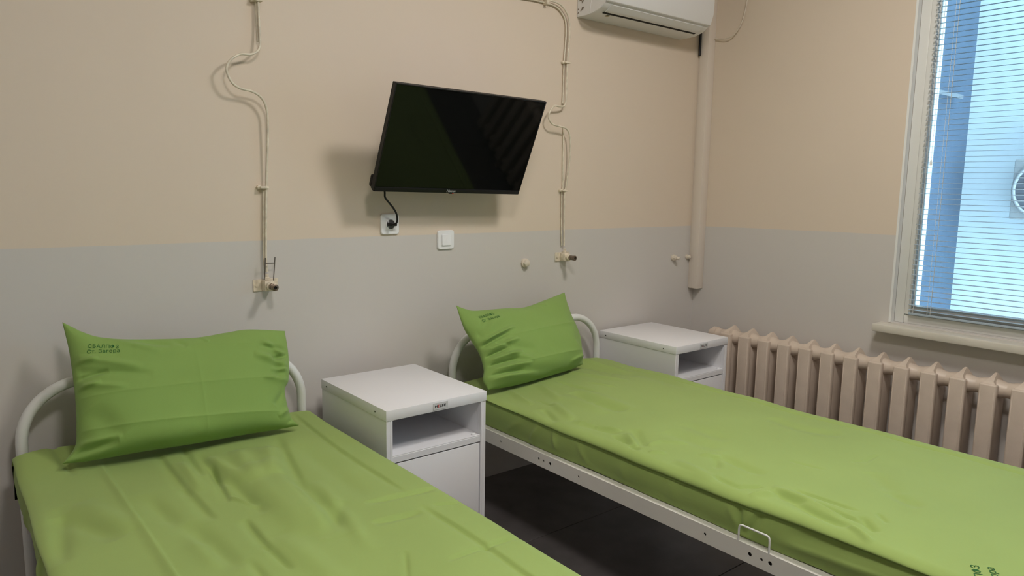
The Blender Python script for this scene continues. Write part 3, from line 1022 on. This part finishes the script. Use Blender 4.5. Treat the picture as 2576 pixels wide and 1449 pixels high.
cabinet('white metal bedside cabinet with open shelf, standing between the two beds', 1.318, -.100)
cabinet('white metal bedside cabinet in the corner beside the radiator', 2.868, -.034)

# ------------------------------------------------------------------ television
TVC, TVT = Vector((1.671, -.224, 1.514)), math.radians(24.0)
tv = thing('television', 'black flat-screen television tilted forward on the back wall', 'television', TVC)
TVR = Matrix.Rotation(math.radians(-.6), 3, 'Z') @ Matrix.Rotation(TVT, 3, 'X') @ Matrix.Rotation(math.radians(.7), 3, 'Y')


def tvbox(name, x0, x1, y0, y1, z0, z1, m, bev=0.0):
    o = box(name, x0, x1, y0, y1, z0, z1, m, bev=bev)
    o.data.transform(TVR.to_4x4())
    o.parent = tv
    return o


TW, TH = .700, .4135
tvbox('screen', -TW / 2 + .005, TW / 2 - .005, -.0012, .004, -TH / 2 + .018, TH / 2 - .005, 'screen')
b = bmesh.new()
for q in ((-TW / 2, -TW / 2 + .0048, -TH / 2, TH / 2), (TW / 2 - .0048, TW / 2, -TH / 2, TH / 2), (-TW / 2 + .0048, TW / 2 - .0048, TH / 2 - .0048, TH / 2)):
    bm_box(b, q[0], q[1], -.004, .014, q[2], q[3], .001, 1)
o = from_bm('bezel', b, 'plastic_black', smooth=True, auto=40)
o.data.transform(TVR.to_4x4())
o.parent = tv
tvbox('chin', -TW / 2 + .0048, TW / 2 - .0048, -.005, .014, -TH / 2, -TH / 2 + .0175, 'plastic_black', .001)
tvbox('back_shell', -TW / 2 + .002, TW / 2 - .002, .0145, .026, -TH / 2 + .001, TH / 2 - .002, 'plastic_black', .003)
tvbox('rear_housing', -TW / 2 + .001, TW / 2 - .03, .0265, .046, -TH / 2 + .002, -TH / 2 + .052, 'plastic_black', .008)
tvbox('rear_housing', -TW / 2 + .06, TW / 2 - .06, .0265, .055, -TH / 2 + .053, .02, 'plastic_black', .008)
tvbox('status_light', .004, .011, -.0055, -.001, -TH / 2 - .0035, -TH / 2 - .0002, 'red', .001)
tvbox('sensor', -.012, .0035, -.0055, -.001, -TH / 2 - .0035, -TH / 2 - .0002, 'plastic_black', .001)
vs, fs = text_data('Hisense', .0155, bold=.0003, shear=.15)
o = obj('brand_lettering', [TVR @ Vector((-.026 + v.x * .88, -.0054, -TH / 2 + .0045 + v.y)) for v in vs], fs, 'logo_grey', tv)
# wall bracket arm
br = tvbox('bracket_plate', -.10, .10, .0552, .061, -.10, .019, 'plastic_black', .001)
keep(box('wall_mount', 1.60, 1.74, -.012, -.0005, 1.42, 1.60, 'plastic_black', bev=.002), tv)
arm_a = TVC + TVR @ Vector((0, .06, -.03))
keep(tube('mount_arm', [tuple(arm_a), (1.671, -.012, 1.50)], .014, 'plastic_black', seg=12), tv)
cord_pts = [(1.378, -.112, 1.350), (1.386, -.108, 1.325), (1.391, -.102, 1.304), (1.414, -.092, 1.283), (1.440, -.080, 1.261), (1.460, -.070, 1.236), (1.4675, -.060, 1.210), (1.4665, -.050, 1.199), (1.463, -.040, 1.1952), (1.4615, -.033, 1.1950)]
keep(tube('power_cord', catmull(cord_pts, 6), .0038, 'plastic_black', seg=10), tv)
keep(box('power_plug', 1.4475, 1.4835, -.034, -.0130, 1.1885, 1.2015, 'plastic_black', bev=.003), tv)


# ------------------------------------------------------------------ socket and switch
def rounded_plate(name, xc, zc, wd, ht, r, y0, y1, m, parent):
    poly = []
    for cx, cz, a0 in ((xc + wd / 2 - r, zc + ht / 2 - r, 0), (xc - wd / 2 + r, zc + ht / 2 - r, 90), (xc - wd / 2 + r, zc - ht / 2 + r, 180), (xc + wd / 2 - r, zc - ht / 2 + r, 270)):
        for k in range(7):
            a = math.radians(a0 + 15 * k)
            poly.append((cx + r * math.cos(a), cz + r * math.sin(a)))
    bm = bmesh.new()
    A = [bm.verts.new((p[0], y1, p[1])) for p in poly]
    Bv = [bm.verts.new((p[0], y0 + .003, p[1])) for p in poly]
    Cv = [bm.verts.new((xc + (p[0] - xc) * .94, y0, zc + (p[1] - zc) * .94)) for p in poly]
    n_ = len(poly)
    bm.faces.new(A)
    bm.faces.new(Cv[::-1])
    for P_, Q_ in ((A, Bv), (Bv, Cv)):
        for k in range(n_):
            bm.faces.new((P_[k], P_[(k + 1) % n_], Q_[(k + 1) % n_], Q_[k]))
    return keep(from_bm(name, bm, m, smooth=True, auto=30), parent)


sx, sz = 1.4655, 1.195
so = thing('wall_socket', 'white power socket on the wall with the television cord plugged in', 'socket', (sx, 0, sz))
# the frame is a ring of four bars so the round well sits inside it
rounded_plate('socket_plate', sx, sz, .083, .082, .011, -.0095, -.0005, 'plate', so)
keep(box('socket_insert', sx - .0225, sx + .0225, -.0112, -.0096, sz - .0225, sz + .0225, 'plate', bev=.0007, seg=1), so)
ringp = [(sx + .0198 * math.cos(2 * PI * k / 40), -.0125, sz + .0198 * math.sin(2 * PI * k / 40)) for k in range(41)]
keep(tube('socket_rim', ringp, .0022, 'plate', seg=8), so)
keep(lathe('socket_well', [(0, .0188), (.0010, .0188)], (sx, -.0113, sz), (0, -1, 0), 'socket_grey', seg=36), so)
for s in (-1, 1):
    keep(box('earth_clip', sx - .0125, sx - .0075, -.0128, -.0125, sz + s * .0125 - .005, sz + s * .0125 + .005, 'plate'), so)

wx, wz = 1.7355, 1.1235
sw = thing('light_switch', 'white rocker light switch on the wall beneath the television', 'switch', (wx, 0, wz))
rounded_plate('switch_plate', wx, wz, .084, .081, .011, -.0095, -.0005, 'plate', sw)
prism('switch_rocker', [(-.0098, wz - .0228), (-.0160, wz - .0228), (-.0122, wz + .0228), (-.0098, wz + .0228)], 'x', wx - .0225, wx + .0225, 'plate', None)
rk = bpy.data.objects['switch_rocker']
keep(rk, sw)
keep(prism('rocker_mark', [(-.0139, wz - .0068), (-.0148, wz - .0068), (-.0137, wz + .0068), (-.0128, wz + .0068)], 'x', wx - .0012, wx + .0012, 'plate'), sw)


# ------------------------------------------------------------------ gas pipes and outlets
def clip(parent, x, z, standoff):
    keep(box('pipe_clip', x - .016, x + .014, -standoff - .010, -.0005, z - .004, z + .004, 'valve_paint', bev=.002), parent)
    keep(lathe('clip_screw', [(0, .007), (.012, .007), (.014, .004)], (x - .016, -.0006, z + .001), (0, -1, 0), 'valve_paint', seg=12), parent)


p1 = thing('gas_pipe', 'thin painted gas pipe with a loop, running down above the bed away from the window', 'pipe', (.95, 0, 1.03), 'painted gas pipes on the wall')
PA = [(.954, -.02, 2.62), (.953, -.02, 2.025), (.952, -.02, 1.960), (.952, -.022, 1.894), (.950, -.030, 1.827), (.939, -.036, 1.801), (.912, -.042, 1.785), (.876, -.048, 1.781), (.848, -.050, 1.764), (.832, -.050, 1.744), (.827, -.050, 1.725), (.834, -.050, 1.700), (.849, -.050, 1.679), (.872, -.048, 1.668), (.909, -.044, 1.663), (.938, -.040, 1.651), (.957, -.036, 1.629), (.968, -.030, 1.594), (.969, -.028, 1.533), (.966, -.022, 1.436), (.962, -.016, 1.338), (.957, -.016, 1.211), (.953, -.016, 1.097), (.953, -.020, 1.034)]
keep(tube('pipe_run', catmull(PA, 5), .0042, 'pipe', seg=9), p1)
keep(tube('pipe_run', catmull([(.949, -.010, 2.62), (.9475, -.010, 2.024), (.9475, -.010, 1.959), (.9472, -.012, 1.894), (.9465, -.018, 1.835)], 5), .0040, 'pipe', seg=9), p1)
keep(tube('pipe_run', catmull([(.9555, -.008, 1.338), (.951, -.008, 1.211), (.948, -.009, 1.097), (.950, -.012, 1.036)], 5), .0040, 'pipe', seg=9), p1)
clip(p1, .954, 1.336, .016)
clip(p1, .951, 1.972, .020)

p2 = thing('gas_pipe', 'thin painted gas pipe with a loop, running down between the television and the corner', 'pipe', (2.41, 0, 1.06), 'painted gas pipes on the wall')
PB = [(1.95, -.02, 2.185), (2.094, -.02, 2.188), (2.196, -.02, 2.192), (2.279, -.02, 2.192), (2.341, -.02, 2.188), (2.378, -.02, 2.170), (2.407, -.02, 2.134), (2.415, -.02, 2.073), (2.410, -.02, 2.000), (2.405, -.02, 1.928), (2.402, -.022, 1.819), (2.397, -.026, 1.763), (2.383, -.032, 1.733), (2.347, -.038, 1.726), (2.313, -.042, 1.726), (2.287, -.045, 1.708), (2.273, -.045, 1.680), (2.281, -.045, 1.657), (2.302, -.044, 1.641), (2.339, -.042, 1.636), (2.384, -.040, 1.630), (2.411, -.036, 1.612), (2.422, -.034, 1.577), (2.429, -.028, 1.488), (2.419, -.018, 1.356), (2.412, -.016, 1.328), (2.414, -.016, 1.185), (2.418, -.016, 1.072)]
keep(tube('pipe_run', catmull(PB, 5), .0042, 'pipe', seg=9), p2)
keep(tube('pipe_run', catmull([(1.95, -.008, 2.174), (2.102, -.008, 2.177), (2.205, -.008, 2.181), (2.284, -.008, 2.180), (2.335, -.008, 2.174), (2.370, -.008, 2.155), (2.396, -.008, 2.125), (2.403, -.008, 2.074), (2.400, -.008, 2.002), (2.395, -.008, 1.929), (2.394, -.008, 1.784), (2.391, -.010, 1.745)], 5), .0040, 'pipe', seg=9), p2)
keep(tube('pipe_run', catmull([(2.404, -.007, 1.640), (2.404, -.007, 1.525), (2.408, -.007, 1.356), (2.402, -.007, 1.328), (2.405, -.007, 1.184), (2.408, -.010, 1.074)], 5), .0040, 'pipe', seg=9), p2)
clip(p2, 2.404, 1.932, .020)
clip(p2, 2.408, 1.338, .018)
keep(box('pipe_clip', 2.262, 2.276, -.030, -.0005, 2.170, 2.199, 'valve_paint', bev=.002), p2)


def outlet(label, x, z, hanger):
    g = thing('gas_outlet', label, 'valve', (x, 0, z), 'gas outlets on the wall')

    def a(o):
        return keep(o, g)
    a(box('wall_plate', x - .045, x + .045, -.0045, -.0005, z - .022, z + .022, 'valve_paint', bev=.001, seg=1))
    a(box('valve_body', x - .016, x + .020, -.040, -.0047, z - .019, z + .019, 'valve_paint', bev=.004))
    a(lathe('inlet_nut', [(0, .010), (.010, .010), (.012, .006), (.022, .006)], (x, -.020, z + .0195), (0, 0, 1), 'valve_paint', seg=6))
    a(lathe('collar', [(0, .0155), (.014, .0155), (.015, .0125), (.018, .0125)], (x + .002, -.0402, z), (0, -1, 0), 'valve_paint', seg=16))
    nz = a(lathe('nozzle', [(0, .0115), (.012, .0115), (.013, .0095), (.020, .0095), (.021, .0120), (.034, .0125), (.035, .0105), (.036, .0060), (.030, .0052)], (x + .002, -.0584, z), (0, -1, 0), 'brass', seg=18))
    a(lathe('bore', [(0, .0050), (.0006, .0050)], (x + .002, -.0584 - .0302, z), (0, -1, 0), 'dark', seg=14))
    for s in (-1, 1):
        a(lathe('plate_screw', [(0, .0055), (.003, .005), (.004, .002)], (x + s * .034, -.0046, z), (0, -1, 0), 'valve_paint', seg=10))
    if hanger:
        a(tube('wire_hanger', [(x - .016, -.036, z + .022), (x - .013, -.037, z + .06), (x - .010, -.037, z + .102)], .0019, 'rust', seg=7))
        a(tube('wire_hanger', [(x + .017, -.036, z + .014), (x + .021, -.037, z + .06), (x + .025, -.037, z + .103)], .0019, 'rust', seg=7))
        a(tube('wire_hanger', [(x - .0115, -.037, z + .082), (x + .0225, -.037, z + .082)], .0019, 'rust', seg=7))
    return g


outlet('gas outlet with dull brass nozzle and two upright wires above the plump pillow', .953, .985, True)
outlet('small gas outlet with dull brass nozzle on the wall right of the switch', 2.418, 1.018, False)


def plug(label, x, z, r):
    g = thing('wall_plug', label, 'plug', (x, 0, z), 'capped plugs in the wall')
    keep(lathe('collar', [(.0005, r), (.010, r), (.012, r * .86)], (x, 0, z), (0, -1, 0), 'plug', seg=14), g)
    keep(lathe('cap', [(0, r * .80), (.012, r * .78), (.015, r * .55)], (x, -.0121, z), (0, -1, 0), 'plug', seg=6), g)
    return g


plug('small cream capped plug on the grey wall left of the gas outlet', 2.181, 1.000, .0215)
pl = plug('small painted plug with a stubby spout left of the corner conduit', 3.272, .972, .018)
keep(tube('spout', [(3.272, -.026, .971), (3.277, -.033, .970), (3.281, -.040, .969)], .009, 'plug', seg=10), pl)
plug('painted plug half hidden by the corner conduit', 3.394, .972, .013)

# ------------------------------------------------------------------ air conditioner
AX0, AX1 = 2.478, 3.245
ac = thing('air_conditioner', 'white wall-mounted air conditioner above the corner cabinet', 'air conditioner', ((AX0 + AX1) / 2, 0, 2.148))


def aadd(o):
    return keep(o, ac)


under = [(-.0005, 2.150), (-.063, 2.1505), (-.106, 2.1535), (-.150, 2.165), (-.180, 2.186)]
sidep = under + [(-.188, 2.20), (-.196, 2.30), (-.188, 2.39), (-.160, 2.430), (-.120, 2.440), (-.0005, 2.440)]
aadd(prism('casing', sidep, 'x', AX0, AX1, 'ac', bev=.002))
fp = [(-.1885, 2.190), (-.1965, 2.194), (-.212, 2.245), (-.215, 2.310), (-.204, 2.395), (-.180, 2.434), (-.1615, 2.4315), (-.190, 2.390), (-.1975, 2.30), (-.1890, 2.20)]
aadd(prism('front_panel', fp, 'x', AX0 + .001, AX1 - .001, 'ac', bev=.001))


def under_pt(y):
    ys_ = [p[0] for p in under][::-1]
    zs_ = [p[1] for p in under][::-1]
    return float(np.interp(y, ys_, zs_))


# louver flap, following the curve of the underside
lv = []
for k in range(9):
    y = -.179 + k * (.179 - .137) / 8
    lv.append((y, under_pt(y) - .0030))
lv2 = [(y, z + .0022) for y, z in lv][::-1]
aadd(prism('louver', lv + lv2, 'x', AX0 + .045, AX1 - .040, 'ac', smooth=True))
aadd(prism('outlet_slot', [(-.1365, under_pt(-.1365) - .0028), (-.1225, under_pt(-.1225) - .0028), (-.1225, under_pt(-.1225) - .0004), (-.1365, under_pt(-.1365) - .0004)], 'x', AX0 + .045, AX1 - .040, 'dark'))
aadd(lathe('stain', [(0, .012), (.0004, .012)], (AX0 + .095, -.106, under_pt(-.106) - .0004), (0, 0, -1), 'stain', seg=9))
# moulded marks on the left cheek
for pts in ([(-.012, 2.236), (-.030, 2.238)], [(-.036, 2.240), (-.043, 2.231), (-.045, 2.214)], [(-.011, 2.222), (-.026, 2.224), (-.033, 2.219), (-.037, 2.208)], [(-.036, 2.190), (-.033, 2.181), (-.025, 2.174)], [(-.044, 2.191), (-.039, 2.179)], [(-.008, 2.187), (-.011, 2.182)], [(-.010, 2.172), (-.007, 2.164)]):
    aadd(tube('cheek_mark', [(AX0 - .0004, y, z) for y, z in pts], .0019, 'brass', seg=6))
aadd(tube('cheek_seam', [(AX0 - .0002, -.085, 2.160), (AX0 - .0002, -.098, 2.24), (AX0 - .0002, -.100, 2.43)], .0012, 'ac', seg=6))
aadd(tube('drain_hose', [(3.402, -.016, 2.30), (3.402, -.016, 2.20), (3.402, -.016, 2.085)], .0065, 'plastic_black', seg=10))

# conduit in the corner
cd = thing('corner_conduit', 'tall beige square conduit standing in the corner left of the window', 'conduit', (3.44, -.034, .79))
keep(box('conduit_cover', 3.411, XC - .0005, -.0665, -.012, .792, ZC - .001, 'conduit', bev=.0012), cd)
keep(box('conduit_base', 3.418, XC - .0005, -.0118, -.001, .795, ZC - .001, 'conduit'), cd)
tag(tube('loose_cable', catmull([(3.463, -.262, 2.60), (3.458, -.262, 2.40), (3.455, -.262, 2.341), (3.450, -.256, 2.282), (3.445, -.241, 2.224), (3.443, -.214, 2.187), (3.444, -.184, 2.167), (3.448, -.144, 2.163), (3.455, -.100, 2.168), (3.458, -.070, 2.175)], 6), .0030, 'plug', seg=8), 'thin pale cable drooping beside the top of the corner conduit', 'cable')


# ------------------------------------------------------------------ ceiling lamps
def lamp(label, x, y, power):
    g = thing('ceiling_lamp', label, 'lamp', (x, y, ZC), 'round ceiling lamps')
    keep(lathe('lamp_base', [(0.0005, .23), (.03, .23), (.034, .225)], (x, y, ZC), (0, 0, -1), 'lamp_body', seg=32), g)
    e = emit_mat('lamp_diffuser', LAMP_COLOR, power)
    keep(lathe('diffuser', [(.0345, .215), (.05, .215), (.07, .198), (.082, .15), (.088, .06), (.089, .005)], (x, y, ZC), (0, 0, -1), e, seg=32), g)
    return g


lamp('round ceiling lamp over the bed nearest the window', 1.98, -1.75, LAMP_POWER * 1.16)
lamp('round ceiling lamp over the bed away from the window', .60, -2.30, LAMP_POWER * 1.00)
